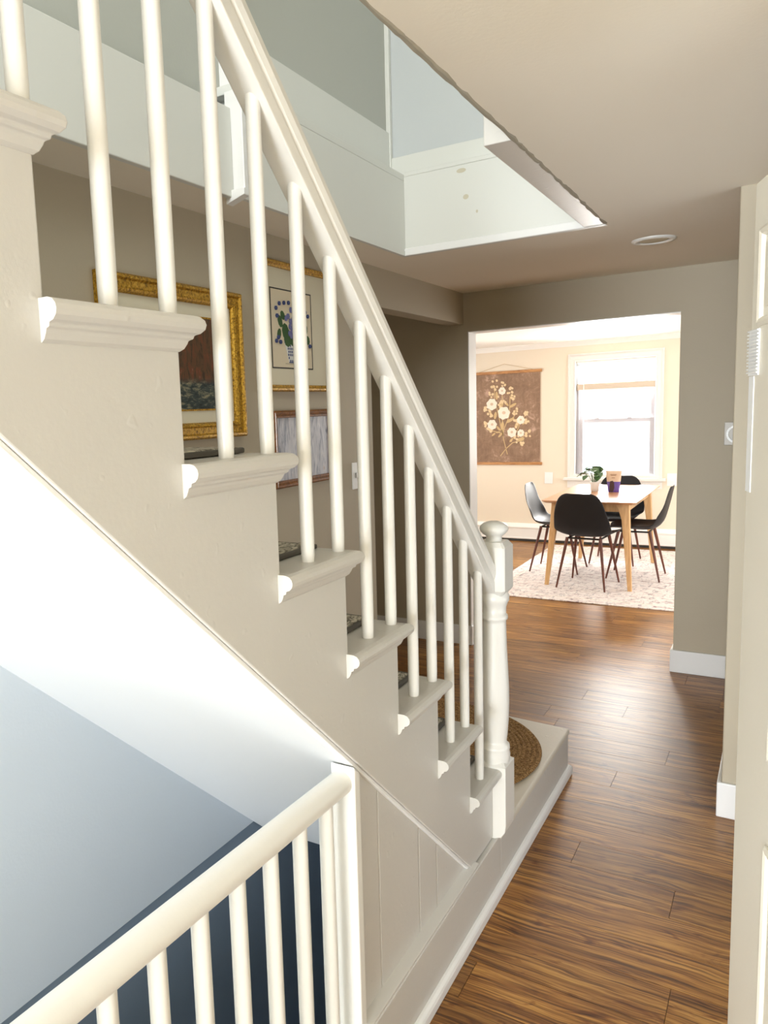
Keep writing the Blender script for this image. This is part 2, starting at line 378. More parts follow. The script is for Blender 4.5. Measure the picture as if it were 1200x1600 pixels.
plain('stain_tan', s2l((206, 200, 178)), .6)
t5 = bpy.data.objects['trim_5']
for (x_, z_, a_, b_) in ((-.51, 2.50, .013, .011), (-.53, 2.615, .022, .010), (-.46, 2.43, .005, .007)):
    MB().prism([(x_+a_*math.cos(q*.524), z_+b_*math.sin(q*.524)) for q in range(12)], 'y', 3.3196, 3.321).build('stain', 'stain_tan', t5)
struct(B(-.803, .0776, 3.306, 3.32, H-.004, H+.03).build('trim_6', 'trim_white', bevel=.004), 'narrow white strip under the far lining board', 'trim')
struct(B(-.008, .0776, 2.05, 3.306, H-.001, 2.43).build('trim_7', 'stair_paint', bevel=.003), 'short white beam along the right edge of the stair opening', 'trim')
struct(MB().box(XU-.001, XU+.016, 2.09, YU, 2.62, 2.865).build('trim_8', 'upper_trim', bevel=.003), 'tall pale upstairs baseboard on the left', 'baseboard')
struct(MB().box(XU, 1.5, YU-.016, YU, 2.62, 2.752).build('trim_9', 'upper_trim', bevel=.003), 'pale upstairs baseboard on the far wall', 'baseboard')
struct(B(XU, XU+.022, YU-.026, YU-.001, 2.66, 5.0).build('trim_10', 'upper_trim', bevel=.003), 'thin white corner bead upstairs', 'trim')
struct(B(XU, XU+.05, 2.065, 2.09, 2.55, 3.4).build('trim_11', 'trim_white', bevel=.003), 'thin white vertical bead on the upstairs wall', 'trim')
# ragged plaster edge of the ceiling beside the opening
rg = MB(); yy = -1.0; prev = None; pts = []
while yy < 3.30:
    pts.append((yy, .0776+random.uniform(-.002, .0045), H-random.uniform(.0, .004))); yy += random.uniform(.02, .05)
for a, b in zip(pts[:-1], pts[1:]):
    rg.rings([[(.07, p[0], H+.03), (.07, p[0], p[2]), (p[1], p[0], p[2]-.001), (p[1]+.006, p[0], H+.002)] for p in (a, b)], True, False)
struct(rg.build('trim_12', 'raw_plaster'), 'ragged bare plaster edge where the ceiling was cut', 'trim')

# dining room shell
xw0, xw1, zw0, zw1 = -1.245, -.432, .74, 2.01
dw = MB().box(-3.3, xw0, YD, YD+.12, 0, HD).box(xw1, 1.5, YD, YD+.12, 0, HD).box(xw0, xw1, YD, YD+.12, 0, zw0).box(xw0, xw1, YD, YD+.12, zw1, HD)
struct(dw.build('wall_dining_back', 'dining_wall'), 'sunlit cream dining room wall around the window', 'wall')
struct(MB().box(-3.4, -3.3, YW+.128, 5.7, 0, HD).box(-3.4, -3.3, 8.1, YD, 0, HD).box(-3.4, -3.3, 5.7, 8.1, 0, .5).box(-3.4, -3.3, 5.7, 8.1, 2.1, HD).build('wall_dining_left', 'dining_wall'), 'cream dining room wall out of sight on the left', 'wall')
struct(MB().box(1.5, 1.6, YW+.128, 5.7, 0, HD).box(1.5, 1.6, 8.1, YD, 0, HD).box(1.5, 1.6, 5.7, 8.1, 0, .5).box(1.5, 1.6, 5.7, 8.1, 2.1, HD).build('wall_dining_right', 'dining_wall'), 'cream dining room wall out of sight on the right', 'wall')
struct(MB().box(-3.3, -1.0, YW+.128, YW+.133, 0, HD).box(.2077, 1.5, YW+.128, YW+.133, 0, HD).box(-1.0, .2077, YW+.128, YW+.133, 2.048, HD).build('wall_dining_front', 'dining_wall'), 'cream dining room side of the hallway wall', 'wall')
struct(B(-3.4, 1.6, YW+.128, YD+.1, HD, HD+.05).build('ceiling_dining', 'dining_white'), 'white dining room ceiling', 'ceiling')
struct(MB().prism([(YD-.05, HD), (YD-.05, HD-.008), (YD-.035, HD-.02), (YD-.012, HD-.045), (YD-.006, HD-.055), (YD, HD-.055), (YD, HD)], 'x', -3.3, 1.5).build('trim_13', 'dining_white'), 'white crown moulding along the dining room ceiling', 'trim')
# jamb lining on the left of the opening
struct(MB().box(-1.0, -.995, YW-.002, YW+.135, 0, 2.048).box(-.995, .2077, YW-.001, YW+.135, 2.043, 2.048).build('trim_14', 'trim_white'), 'white lining of the dining room opening', 'trim')

# baseboards
def base(name, mb, label): return struct(mb.build(name, 'trim_white', bevel=.004), label, 'baseboard')
bb = MB().box(.193, .558, YW-.015, YW, 0, .132).box(.193, .2077, YW, YW+.13, 0, .132)
base('baseboard_far', bb, 'white baseboard on the wall right of the dining room opening')
base('baseboard_right', MB().box(.543, .70, 3.035, 3.05, 0, .136).box(.543, .558, 3.05, YW-.016, 0, .136), 'tall white baseboard wrapping the end of the hallway wall')
base('baseboard_recess', MB().box(-2.1, -1.0, YW-.015, YW, 0, .13).box(-1.0, -.985, YW-.015, YW+.13, 0, .13), 'white baseboard in the shadowed recess')
base('baseboard_left', MB().box(XL, XL+.012, -3.2, -1.1, 0, .13), 'baseboard near the entry')

# ------------------------------------------------------------------ staircase
ST = tag(empty('staircase', (-.5, 2.0, 0)), 'white painted staircase with round balusters rising towards the camera from a low landing', 'staircase')
KN = 12
NOSE = [(-.004, 0), (.016, 0), (.024, -.0025), (.029, -.008), (.0305, -.0145), (.029, -.021), (.024, -.0265), (.017, -.029), (.016, -.034), (.011, -.036), (.0095, -.041), (.006, -.048), (.001, -.052), (-.004, -.052)]
for k in range(2, KN+1):
    y, z = Yf(k), Zt(k); yb = Yf(k+1)-.03
    MB().box(XL+.002, XF-.003, yb-.012, y-.031, z-.028, z-.0002).build('tread', 'stair_paint', ST)
    nb = MB()
    j = [random.uniform(-.0006, .0006) for _ in NOSE]
    r1 = [(XF+d, y-.282, z+q) for (d, q) in NOSE]
    r2 = [(XF+d, y-.03+d, z+q) for (d, q) in NOSE]
    r3 = [(XL+.002, y-.03+d, z+q) for (d, q) in NOSE]
    nb.rings([r1, r2, r3], True, True, False).build('tread_nosing', 'stair_paint', ST, bevel=.0016, seg=2)
    z0 = Zt(k-1) if k > 2 else PT
    B(XL+.002, XF-.002, y-.05, y-.03, z0-.02, z-.026).build('riser', 'stair_paint', ST)
# outer stringer
def diag(y): return 1.942-.8885*y
poly = []
for k in range(2, KN+1):
    z0 = Zt(k-1) if k > 2 else PT-.004
    poly += [(Yf(k)-.03, z0), (Yf(k)-.03, Zt(k)-.001)]
ytop = Yf(KN+1)-.03
poly += [(ytop, Zt(KN)), (ytop, diag(ytop)), (1.975, diag(1.975)), (1.975+.02, PT-.004)]
MB().prism(poly, 'x', XF-.04, XF).build('stringer', 'stair_paint', ST, bevel=.003)
# sloped soffit under the flight
y0s, y1s = -.9, 2.285
sf = MB(); dz = -.012
sf.rings([[(XL, y, diag(y)+dz), (XF-.012, y, diag(y)+dz), (XF-.012, y, diag(y)+.03), (XL, y, diag(y)+.03)] for y in (y0s, y1s)], True, True)
sf.build('soffit', 'soffit_paint', ST)
# bead along the foot of the stringer above the boarded panel
def slab_between(p, q, x0, x1, up): # in y,z plane, thickness up vertical
    return MB().rings([[(x0, a[0], a[1]), (x1, a[0], a[1]), (x1, a[0], a[1]+up), (x0, a[0], a[1]+up)] for a in (p, q)], True, True)
slab_between((-.9, diag(-.9)-.0125), (1.985, diag(1.985)-.0125), XF-.03, XF-.005, .012).build('stringer_bead', 'trim_white', ST, bevel=.002)
# boarded triangle
yb = [1.262, 1.372, 1.602, 1.722, 1.985]
for i in range(4):
    a, b = yb[i]+.002, yb[i+1]-.002
    zb = .205
    pl = [(a, zb), (b, zb), (b, max(diag(b)-.004, zb+.002)), (a, diag(a)-.004)]
    MB().prism(pl, 'x', XF-.03, XF-.014).build('panel_board', 'stair_paint', ST, bevel=.002)
MB().prism([(1.262, .19), (1.985, .19), (1.985, .80), (1.262, .80)][:2]+[(1.975, diag(1.975)-.01), (1.262, diag(1.262)-.01)], 'x', XF-.045, XF-.031).build('panel_backing', 'stair_paint', ST)
MB().prism([(XF-.03, .186), (XF+.010, .186), (XF+.012, .203), (XF-.016, .214), (XF-.03, .214)], 'y', 1.262, 1.99).build('panel_ledge', 'stair_paint', ST, bevel=.002)
# landing
lan = empty('landing', (-.5, 2.7, 0)); lan.parent = ST; lan.matrix_parent_inverse = ST.matrix_basis.inverted()
bpy.data.objects.remove(lan)
pf = lambda x, d=0: 3.124-.09*(x+.016)+d
xe = -.016
lp = [(xe, 2.2), (xe, pf(xe)), (XL+.002, pf(XL)), (XL+.002, 2.2)]
MB().prism(lp, 'z', 0.0, PT-.026).build('landing', 'stair_paint', ST, bevel=.003)
lp2 = [(xe+.004, 2.19), (xe+.004, pf(xe)+.008), (XL+.002, pf(XL)+.008), (XL+.002, 2.19)]
MB().prism(lp2, 'z', PT-.026, PT).build('landing_top', 'landing_paint', ST, bevel=.008, seg=3)
B(XF-.015, xe, -1.1, 2.2, -.03, .196).build('skirt_board', 'stair_paint', ST, bevel=.003)
sh = [(0, 0), (.014, 0), (.016, .006), (.016, .028), (.013, .036), (.007, .042), (0, .044)]
shoe = MB().rings([[(xe+d, -1.1, q) for d, q in sh], [(xe+d, pf(xe)+d, q) for d, q in sh], [(XL+.002, pf(XL)+d, q) for d, q in sh]], True, True)
shoe.build('shoe_moulding', 'trim_white', ST, bevel=.002)
# balusters
XB = -.045
def railz(y): return 3.012-.928*y        # underside at baluster centre
def baluster(y, z0, z1, r, parent, x=XB):
    MB().lathe([(r*.94, z0), (r, z0+.03), (r*1.0, (z0+z1)/2), (r*.95, z1)], x, y, 16).build('baluster', 'rail_paint', parent)
for k in range(2, KN+1):
    for d in (.032, .152):
        y = Yf(k)-d
        if k == 2 and d < .1: continue
        if y < -.3: continue
        baluster(y, Zt(k)-.002, railz(y)+.012, .0135, ST)
# handrail: rounded top on a square fillet, mitred into the newel
RP = [(-.026, 0), (.026, 0), (.026, .026), (.0225, .030), (.027, .036), (.030, .048), (.028, .062), (.020, .074), (.008, .080), (-.008, .080), (-.020, .074), (-.028, .062), (-.030, .048), (-.027, .036), (-.0225, .030), (-.026, .026)]
ca = math.cos(math.atan(.928)); 
def railring(y):
    return [(XB+a, y, railz(y)-.004+b/ca) for a, b in RP]
MB().rings([railring(-.6), railring(2.162)], True, True, False).build('handrail', 'rail_paint', ST, bevel=.003, seg=2)
# newel post
NX, NY = -.036, 2.208; hw = .0475
nw = MB()
def sqring(w, z, c=.006): return [(NX+sx*w-(sx*c if q else 0), NY+sy*w-(0 if q else sy*c), z) for sx, sy, qs in ((1, 1, (0, 1)), (-1, 1, (1, 0)), (-1, -1, (0, 1)), (1, -1, (1, 0))) for q in qs]
NP = empty('newel_post', (NX, NY, PT)); NP.parent = ST; NP.matrix_parent_inverse = ST.matrix_basis.inverted()
bpy.data.objects.remove(NP)
shaft = MB().lathe([(.044, .44), (.046, .452), (.047, .468), (.044, .478), (.046, .486), (.045, .497), (.037, .503), (.036, .512), (.0385, .53), (.0425, .58), (.0445, .64), (.0440, .69), (.0410, .76), (.0380, .82), (.0358, .90), (.0358, .908), (.0405, .912), (.0415, .918), (.0405, .924), (.036, .928), (.0365, .95), (.041, .965), (.0455, .972), (.0455, .990), (.042, .994), (.042, 1.01)], NX, NY, 28)
np_ = shaft.build('newel_post', 'rail_paint', ST)
MB().rings([sqring(.033, .99), sqring(hw, 1.01), sqring(hw, 1.145), sqring(.036, 1.160)], True, True).build('newel_block', 'rail_paint', np_, bevel=.002)
MB().lathe([(.026, 1.158), (.024, 1.166), (.023, 1.176), (.032, 1.181), (.041, 1.190), (.044, 1.199), (.041, 1.208), (.032, 1.216), (.018, 1.221), (.002, 1.222)], NX, NY, 24).build('newel_cap', 'rail_paint', np_)
nbx = [(NX-hw, .21), (NX-hw+.02, .195), (NX+.01, .195), (NX+.032, .203), (NX+hw-.003, .222), (NX+hw, .245), (NX+hw, .44), (NX-hw, .44)]
MB().prism(nbx, 'y', NY-hw, NY+hw).build('newel_base', 'rail_paint', np_, bevel=.002)
MB().rings([sqring(hw, .438), sqring(.034, .452)], True, True).build('newel_shoulder', 'rail_paint', np_)

# ------------------------------------------------------------------ guard rail by the basement stairs
GR = tag(empty('guard_rail', (-.07, .6, 0)), 'low white guard rail with round handrail at the lower left foreground', 'guard rail')
XG = -.061
MB().prism([(1.235, .198), (1.2605, .198), (1.2605, .8045), (1.235, .827)], 'x', XF-.056, XF+.002).build('end_post', 'rail_paint', GR, bevel=.003)
MB().tube([(XG, -.9, .835), (XG, .45, .808), (XG, 1.236, .786)], .0268, 20).build('handrail', 'rail_paint', GR)
for i in range(18):
    y = 1.166-i*.1042
    zc = .786+(1.236-y)*.026
    MB().lathe([(.0150, .15), (.0158, .4), (.0155, zc-.02)], XG, y, 16).build('baluster', 'rail_paint', GR)
B(XF-.075, XF-.0165, -1.1, 1.233, -.1, .152).build('curb', 'stair_paint', GR, bevel=.003)

# ------------------------------------------------------------------ stair mats and jute rug
ORD = {2: 'first', 3: 'second', 4: 'third', 5: 'fourth', 6: 'fifth', 7: 'sixth'}
for k in range(2, 8):
    y1 = Yf(k)-.028; y0 = Yf(k+1)-.026; z = Zt(k)
    m = tag(empty('stair_mat', (-.52, (y0+y1)/2, z)), 'grey carpet mat with dark border on the %s step above the landing' % ORD[k], 'stair mat', 'carpet mats on the stair treads')
    MB().box(-.945, -.108, y0+.012, y1-.012, z+.001, z+.013).build('pile', 'mat_grey', m, bevel=.004)
    MB().box(-.957, -.945, y0, y1, z+.001, z+.011).box(-.108, -.096, y0, y1, z+.001, z+.011).box(-.945, -.108, y1-.012, y1, z+.001, z+.011).box(-.945, -.108, y0, y0+.012, z+.001, z+.011).build('border', 'mat_edge', m, bevel=.003)
jr = MB(); JC = (-.497, 2.705); rxj, ryj = .462, .47
nr = 25
for i in range(nr):
    R0 = (i+.5)/nr; rx, ry = rxj*R0, ryj*R0; n = max(10, int(64*R0))
    pts = [(JC[0]+rx*math.cos(2*math.pi*q/n), JC[1]+ry*math.sin(2*math.pi*q/n)) for q in range(n)]
    tr = rxj/nr*.66; rg = []
    for q, p in enumerate(pts):
        c, s_ = math.cos(2*math.pi*q/n), math.sin(2*math.pi*q/n)
        rg.append([(p[0]+c*tr*math.cos(a), p[1]+s_*tr*math.cos(a), PT+.0078+.0065*math.sin(a)) for a in [2*math.pi*t/8 for t in range(8)]])
    rg.append(rg[0]); jr.rings(rg, True, False, True)
tag(jr.build('jute_rug', 'jute'), 'round braided brown jute rug on the stair landing', 'rug')

# ------------------------------------------------------------------ pictures on the left wall (front faces +x)
def frame_mesh(y0, y1, z0, z1, prof, x=XL):
    # prof: list of (inset, height) profile points; mitred
    rg = []
    for (cy, cz, sy, sz) in ((y0, z0, 1, 1), (y1, z0, -1, 1), (y1, z1, -1, -1), (y0, z1, 1, -1)):
        rg.append([(x+hh, cy+sy*ins, cz+sz*ins) for ins, hh in prof])
    rg.append(rg[0]); return MB().rings(rg, True, False)
def flat(y0, y1, z0, z1, x, t=.002): return B(x, x+t, y0, y1, z0, z1)
def disc_pts(cy, cz, ry, rz, n=12, a0=0): return [(cy+ry*math.cos(2*math.pi*i/n)*math.cos(a0)-rz*math.sin(2*math.pi*i/n)*math.sin(a0), cz+ry*math.cos(2*math.pi*i/n)*math.sin(a0)+rz*math.sin(2*math.pi*i/n)*math.cos(a0)) for i in range(n)]
# large gilt picture
P = tag(empty('framed_picture', (XL, 1.905, 1.502)), 'large gilt framed dark landscape painting with cream mat, beside the upper steps', 'picture', 'framed pictures on the stair wall')
y0, y1, z0, z1 = 1.546, 2.264, 1.502, 2.028
frame_mesh(y0, y1, z0, z1, [(0, .002), (0, .026), (.006, .034), (.014, .034), (.02, .026), (.040, .026), (.046, .030), (.053, .026), (.058, .018), (.058, .002)]).build('frame', 'gold_frame', P)
flat(y0+.055, y1-.055, z0+.055, z1-.055, XL+.002, .010).build('mat_board', 'mat_cream', P)
frame_mesh(y0+.112, y1-.112, z0+.112-.012, z1-.112+.012, [(0, .012), (0, .015), (.006, .015), (.006, .012)]).build('mat_fillet', 'gold_frame', P)
flat(y0+.117, y1-.117, z0+.106, z1-.106, XL+.012, .0015).build('painting', 'landscape_print', P)
# flowers in a vase
P = tag(empty('framed_picture', (XL, 2.68, 1.67)), 'gold framed print of blue flowers in a patterned vase, above the small brown framed picture', 'picture', 'framed pictures on the stair wall')
y0, y1, z0, z1 = 2.388, 2.948, 1.67, 2.187
frame_mesh(y0, y1, z0, z1, [(0, .002), (0, .022), (.005, .027), (.012, .027), (.018, .020), (.026, .018), (.026, .002)]).build('frame', 'gold_frame', P)
flat(y0+.024, y1-.024, z0+.024, z1-.024, XL+.002, .008).build('mat_board', 'mat_cream', P)
a0, a1, b0, b1 = 2.482, 2.80, 1.763, 2.082
frame_mesh(a0, a1, b0, b1, [(0, .010), (0, .0115), (.005, .0115), (.005, .010)]).build('mat_line', 'line_black', P)
flat(a0+.005, a1-.005, b0+.005, b1-.005, XL+.0095, .0012).build('print_paper', 'mat_paper', P)
vy, vz = 2.655, b0+.024
vx = XL+.0109
vs = MB().prism([(vy-.046, vz), (vy+.046, vz), (vy+.062, vz+.045), (vy+.078, vz+.085), (vy-.078, vz+.085), (vy-.062, vz+.045)], 'x', vx, vx+.0006); vs.build('vase', 'vase_white', P)
pat = MB()
for r in range(6):
    n = 9
    for c in range(n):
        zz = vz+.008+r*.0125; ww = .034+.014*min(1, zz-vz+.03)
        cy = vy+(c-(n-1)/2)*.0125+(.004 if r % 2 else 0)
        if abs(cy-vy) < .040+(zz-vz)*.35 and random.random() < .85: pat.prism(disc_pts(cy, zz, .0048, .0058, 6), 'x', vx+.0006, vx+.0009)
pat.prism([(vy-.077, vz+.080), (vy+.077, vz+.080), (vy+.078, vz+.085), (vy-.078, vz+.085)], 'x', vx+.0006, vx+.0009)
pat.prism([(vy-.047, vz), (vy+.047, vz), (vy+.048, vz+.004), (vy-.048, vz+.004)], 'x', vx+.0006, vx+.0009)
pat.build('vase_pattern', 'ink_blue', P)
MB().prism([(vy-.075, vz-.006), (vy+.03, vz-.006), (vy+.03, vz-.001), (vy-.075, vz-.001)], 'x', vx, vx+.0004).build('vase_shadow', 'ink_shadow', P)
lv = MB(); fw = MB(); f2 = MB()
for q, (cy, cz, ry, rz, a) in enumerate(((-.066, .125, .026, .036, .3), (-.05, .10, .03, .036, -.2), (-.105, .165, .016, .026, .4), (-.115, .115, .014, .022, -.3), (-.01, .098, .03, .03, .3), (.05, .11, .026, .032, -.4), (.09, .14, .016, .026, -.2), (-.085, .19, .014, .02, .6), (.105, .10, .016, .02, .5))):
    lv.prism(disc_pts(vy+cy, vz+cz, ry, rz, 9, a), 'x', vx+.0004, vx+.0009+.0002*q)
for i in range(34):
    a = random.uniform(0, 6.28); rr = random.random()**.6
    fw.prism(disc_pts(vy+.0+rr*.066*math.cos(a), vz+.165+rr*.062*math.sin(a), .0115, .0125, 6), 'x', vx+.0008, vx+.0027+i*.00008)
for q, (cy, cz) in enumerate(((-.135, .215), (-.11, .235), (-.075, .24), (-.04, .243), (.09, .215), (.11, .2), (-.14, .085), (-.125, .10), (-.11, .082), (.0, .24), (.04, .235), (-.13, .185), (.12, .075))):
    f2.prism(disc_pts(vy+cy, vz+cz, 0.0085, .009, 6), 'x', vx+.0006, vx+.0060+.0001*q)
lv.build('painted_leaves', 'ink_green', P); fw.build('painted_flowers', 'ink_lilac', P); tag(f2.build('painted_buds', 'ink_blue', P), kind='stuff')
# brown framed picture
P = tag(empty('framed_picture', (XL, 2.70, 1.275)), 'small brown wood framed pale abstract picture, below the flower print', 'picture', 'framed pictures on the stair wall')
y0, y1, z0, z1 = 2.458, 2.942, 1.275, 1.592
frame_mesh(y0, y1, z0, z1, [(0, .002), (0, .020), (.006, .026), (.013, .024), (.022, .019), (.028, .019), (.030, .012), (.030, .002)]).build('frame', 'brown_frame', P)
flat(y0+.028, y1-.028, z0+.028, z1-.028, XL+.002, .008).build('painting', 'pale_abstract_print', P)

# light switch on the left wall
sw = tag(empty('light_switch', (XL, 3.195, 1.203)), 'white double light switch plate at the end of the picture wall', 'light switch')
B(XL, XL+.006, 3.149, 3.240, 1.203, 1.332).build('plate', 'white_plastic', sw, bevel=.002)
for yy in (3.176, 3.214): B(XL+.006, XL+.016, yy-.005, yy+.005, 1.258, 1.282).build('toggle', 'steel', sw, bevel=.001)
# wall control on the far wall
wc = tag(empty('wall_thermostat', (.475, YW, 1.312)), 'small white wall thermostat right of the dining room opening', 'thermostat')
B(.433, .528, YW-.008, YW, 1.312, 1.437).build('plate', 'plate_grey', wc, bevel=.003)
dm = MB(); cx_, cz_ = .492, 1.372
ringo = [(cx_+.05*math.cos(a), cz_+.05*math.sin(a)) for a in [math.radians(95+i*17) for i in range(11)]]
ringi = [(cx_+.038*math.cos(a), cz_+.038*math.sin(a)) for a in [math.radians(95+i*17) for i in range(11)]]
for i in range(10): dm.prism([ringo[i], ringo[i+1], ringi[i+1], ringi[i]], 'y', YW-.018, YW-.008)
dm.build('dial_ring', 'white_plastic', wc, bevel=.001)
MB().prism(disc_pts(.492, 1.345, .012, .012, 14), 'y', YW-.02, YW-.008).build('dial', 'steel', wc)

# recessed ceiling lights
def downlight(cx, cy, z, r, label):
    d = tag(empty('ceiling_light', (cx, cy, z)), label, 'ceiling light')
    MB().lathe([(r, z), (r, z-.004), (r*.93, z-.009), (r*.70, z-.008), (r*.68, z-.003), (r*.70, z-.0005)], cx, cy, 36).build('trim_ring', 'white_plastic', d)
    MB().lathe([(r*.69, z-.001), (r*.64, z-.0050), (r*.40, z-.0068), (r*.1, z-.0072)], cx, cy, 30).build('lens', 'mat_cream', d)
downlight(.188, 3.80, H, .092, 'round white recessed light in the hallway ceiling, switched off')
downlight(-.76, 6.73, HD, .12, 'round white recessed light in the dining room ceiling, switched off')

# ------------------------------------------------------------------ open door at the right edge of the picture
E0 = Vector((.659, 1.55, 0)); dd = Vector((.2857, -.9583, 0)).normalized(); dn = Vector((-.9583, -.2857, 0)).normalized()
D1 = struct(empty('door_1', (.659, 1.55, 0)), 'cream painted open door seen edge-on at the right', 'door')
def dbox(s0, s1, z0, z1, n0, n1, name, mat, bev=.002, parent=D1):
    vs = [E0+dd*s+dn*n+Vector((0, 0, z)) for s in (s0, s1) for n in (n0, n1) for z in (z0, z1)]
    return MB().add(vs, [(0, 1, 3, 2), (4, 6, 7, 5), (0, 4, 5, 1), (2, 3, 7, 6), (0, 2, 6, 4), (1, 5, 7, 3)]).build(name, mat, parent, bevel=bev)
dbox(0, .72, .008, 1.956, -.036, 0, 'leaf', 'door_paint')
def dframe(s0, s1, z0, z1):
    prof = [(0, 0), (0, .004), (.006, .008), (.012, .006), (.016, .001), (.016, 0)]
    rg = []
    for (cs, cz, ss, sz) in ((s0, z0, 1, 1), (s1, z0, -1, 1), (s1, z1, -1, -1), (s0, z1, 1, -1)):
        rg.append([tuple(E0+dd*(cs+ss*i)+dn*h_+Vector((0, 0, cz+sz*i))) for i, h_ in prof])
    rg.append(rg[0]); MB().rings(rg, True, False).build('panel_moulding', 'door_paint', D1)
    dbox(s0+.03, s1-.03, z0+.03, z1-.03, 0, .004, 'panel', 'door_paint')
dframe(.052, .34, 1.70, 1.87); dframe(.40, .68, 1.70, 1.87)
dframe(.20, .34, .95, 1.55); dframe(.40, .60, .95, 1.55); dframe(.20, .34, .2, .8); dframe(.40, .60, .2, .8)
hg = empty('hinge', E0+Vector((0, 0, 1.6))); bpy.data.objects.remove(hg)
hinge = dbox(-.002, .058, 1.614, 1.697, 0, .003, 'hinge', 'trim_white')
for i in range(13):
    z = 1.618+i*.0062
    dbox(-.003, .059, z, z+.0034, .003, .006, 'hinge_ridge', 'trim_white', .001, hinge)
dbox(0, .030, 1.40, 1.613, 0, .0015, 'edge_strip', 'trim_white', .0005)

# ------------------------------------------------------------------ dining window
W = struct(empty('window_1', (-.84, YD, zw0)), 'bright white double hung dining room window with wide casing', 'window')
cas = frame_mesh  # same mitre idea, facing -y
def casing(x0, x1, z0, z1, prof, y=YD):
    rg = []
    for (cx, cz, sx, sz) in ((x0, z0, 1, 1), (x1, z0, -1, 1), (x1, z1, -1, -1), (x0, z1, 1, -1)):
        rg.append([(cx+sx*i, y-h_, cz+sz*i) for i, h_ in prof])
    rg.append(rg[0]); return MB().rings(rg, True, False)
casing(-1.322, -.368, .70, 2.095, [(0, 0), (0, .022), (.012, .026), (.022, .016), (.03, .012), (.06, .012), (.066, .018), (.075, .018), (.083, .006), (.083, 0)]).build('casing', 'casing_paint', W)
B(-1.36, -.33, YD-.055, YD+.02, .715, .745).build('sill', 'casing_paint', W, bevel=.004)
B(-1.325, -.365, YD-.016, YD, .63, .715).build('apron', 'casing_paint', W, bevel=.003)
casing(xw0, xw1, zw0, zw1, [(0, 0), (0, -.03), (.03, -.03), (.03, -.11), (0, -.11)]).build('frame', 'sash_backlit_grey', W)
zm = 1.365
casing(xw0+.03, xw1-.03, zm-.02, zw1-.03, [(0, -.07), (0, -.095), (.038, -.095), (.038, -.07)]).build('upper_sash', 'sash_backlit_grey', W)
casing(xw0+.03, xw1-.03, zw0+.01, zm+.02, [(0, -.045), (0, -.07), (.040, -.07), (.040, -.045)]).build('lower_sash', 'sash_backlit_grey', W)
for zz0, zz1, yy in ((zm, zw1-.04, YD+.082), (zw0+.03, zm, YD+.057)):
    B(xw0+.05, xw1-.05, yy, yy+.004, zz0, zz1).build('pane', 'window_glass', W)
for xx in (-1.03, -.70): B(xx-.025, xx+.025, YD+.03, YD+.046, zm+.018, zm+.034).build('sash_lock', 'sash_backlit_grey', W, bevel=.003)
BL = tag(empty('window_blind', (-.84, YD+.02, 1.76)), 'white mini blind pulled half way up behind tan bottom rail in the dining window', 'blind')
B(xw0+.012, xw1-.012, YD+.002, YD+.03, zw1-.03, zw1-.002).build('head_rail', 'blind_white', BL, bevel=.003)
ms = None
for i in range(9):
    z = 1.985-.024*i-.02
    MB().rings([[(x, YD+.004, z), (x, YD+.016, z+.002), (x, YD+.028, z), (x, YD+.016, z+.0008)] for x in (xw0+.016, xw1-.016)], True, True).build('slat', 'blind_white', BL)
B(xw0+.014, xw1-.014, YD+.002, YD+.03, 1.700, 1.768).build('bottom_rail', 'blind_rail', BL, bevel=.004)
MB().tube([(xw0+.085, YD-.001, 1.97), (xw0+.083, YD-.003, 1.33)], .004, 8).build('wand', 'blind_white', BL)

# baseboard heater along the dining back wall
HT = tag(empty('baseboard_heater', (-.9, YD-.03, 0)), 'long white baseboard heater under the dining window', 'heater')
MB().prism([(YD, .03), (YD-.055, .03), (YD-.055, .045), (YD-.05, .05), (YD-.05, .15), (YD-.056, .155), (YD-.056, .168), (YD-.03, .19), (YD-.012, .205), (YD, .205)], 'x', -3.2, .9).build('cover', 'dining_white', HT)
B(-3.2, .9, YD-.045, YD, 0.002, .03).build('foot_gap_shade', 'gap_shade_dark', HT)  # solid dark strip stands in for the shade under the cover
for x in (-2.1, -1.12, -.15): B(x, x+.05, YD-.060, YD-.048, .03, .17).build('joint_cover', 'dining_white', HT, bevel=.002)
for x, z, l in ((-1.53, .735, 'left of the window behind the left chair'), (-.275, .73, 'right of the window beside the right chair')):
    ot = tag(empty('wall_outlet', (x, YD, z-.06)), 'white wall outlet plate '+l, 'outlet')
    B(x-.045, x+.045, YD-.006, YD, z-.065, z+.065).build('plate', 'white_plastic', ot, bevel=.002)
    for q in (-.025, .025): B(x-.016, x+.016, YD-.008, YD-.006, z+q-.015, z+q+.015).build('socket', 'white_plastic', ot, bevel=.001)

# ------------------------------------------------------------------ botanical wall hanging
HX0, HX1, HZ0, HZ1 = -2.42, -1.605, .90, 1.945
WH = tag(empty('wall_hanging', (-2.0, YD, HZ0)), 'taupe canvas wall hanging printed with cream flowers between two wooden rails', 'wall hanging')
B(HX0+.02, HX1-.02, YD-.010, YD-.006, HZ0+.01, HZ1-.01).build('canvas', 'canvas_taupe', WH)
for z in (HZ0, HZ1): B(HX0, HX1, YD-.018, YD-.001, z-.016, z+.016).build('rail', 'pine_rail', WH, bevel=.003)
HC = -2.03
MB().tube([(HX0+.1, YD-.012, HZ1+.016), (HC, YD-.008, HZ1+.095), (HX1-.1, YD-.012, HZ1+.016)], .0022, 6).build('hanging_cord', 'string', WH)
def hp(u, v): # crop pixel coordinates (art at 8x) -> wall x,z
    return (-2.314+(u-105)/805*.70, HZ0+.005+(1275-v)/(1275-235)*1.035)
yb_ = YD-.0105
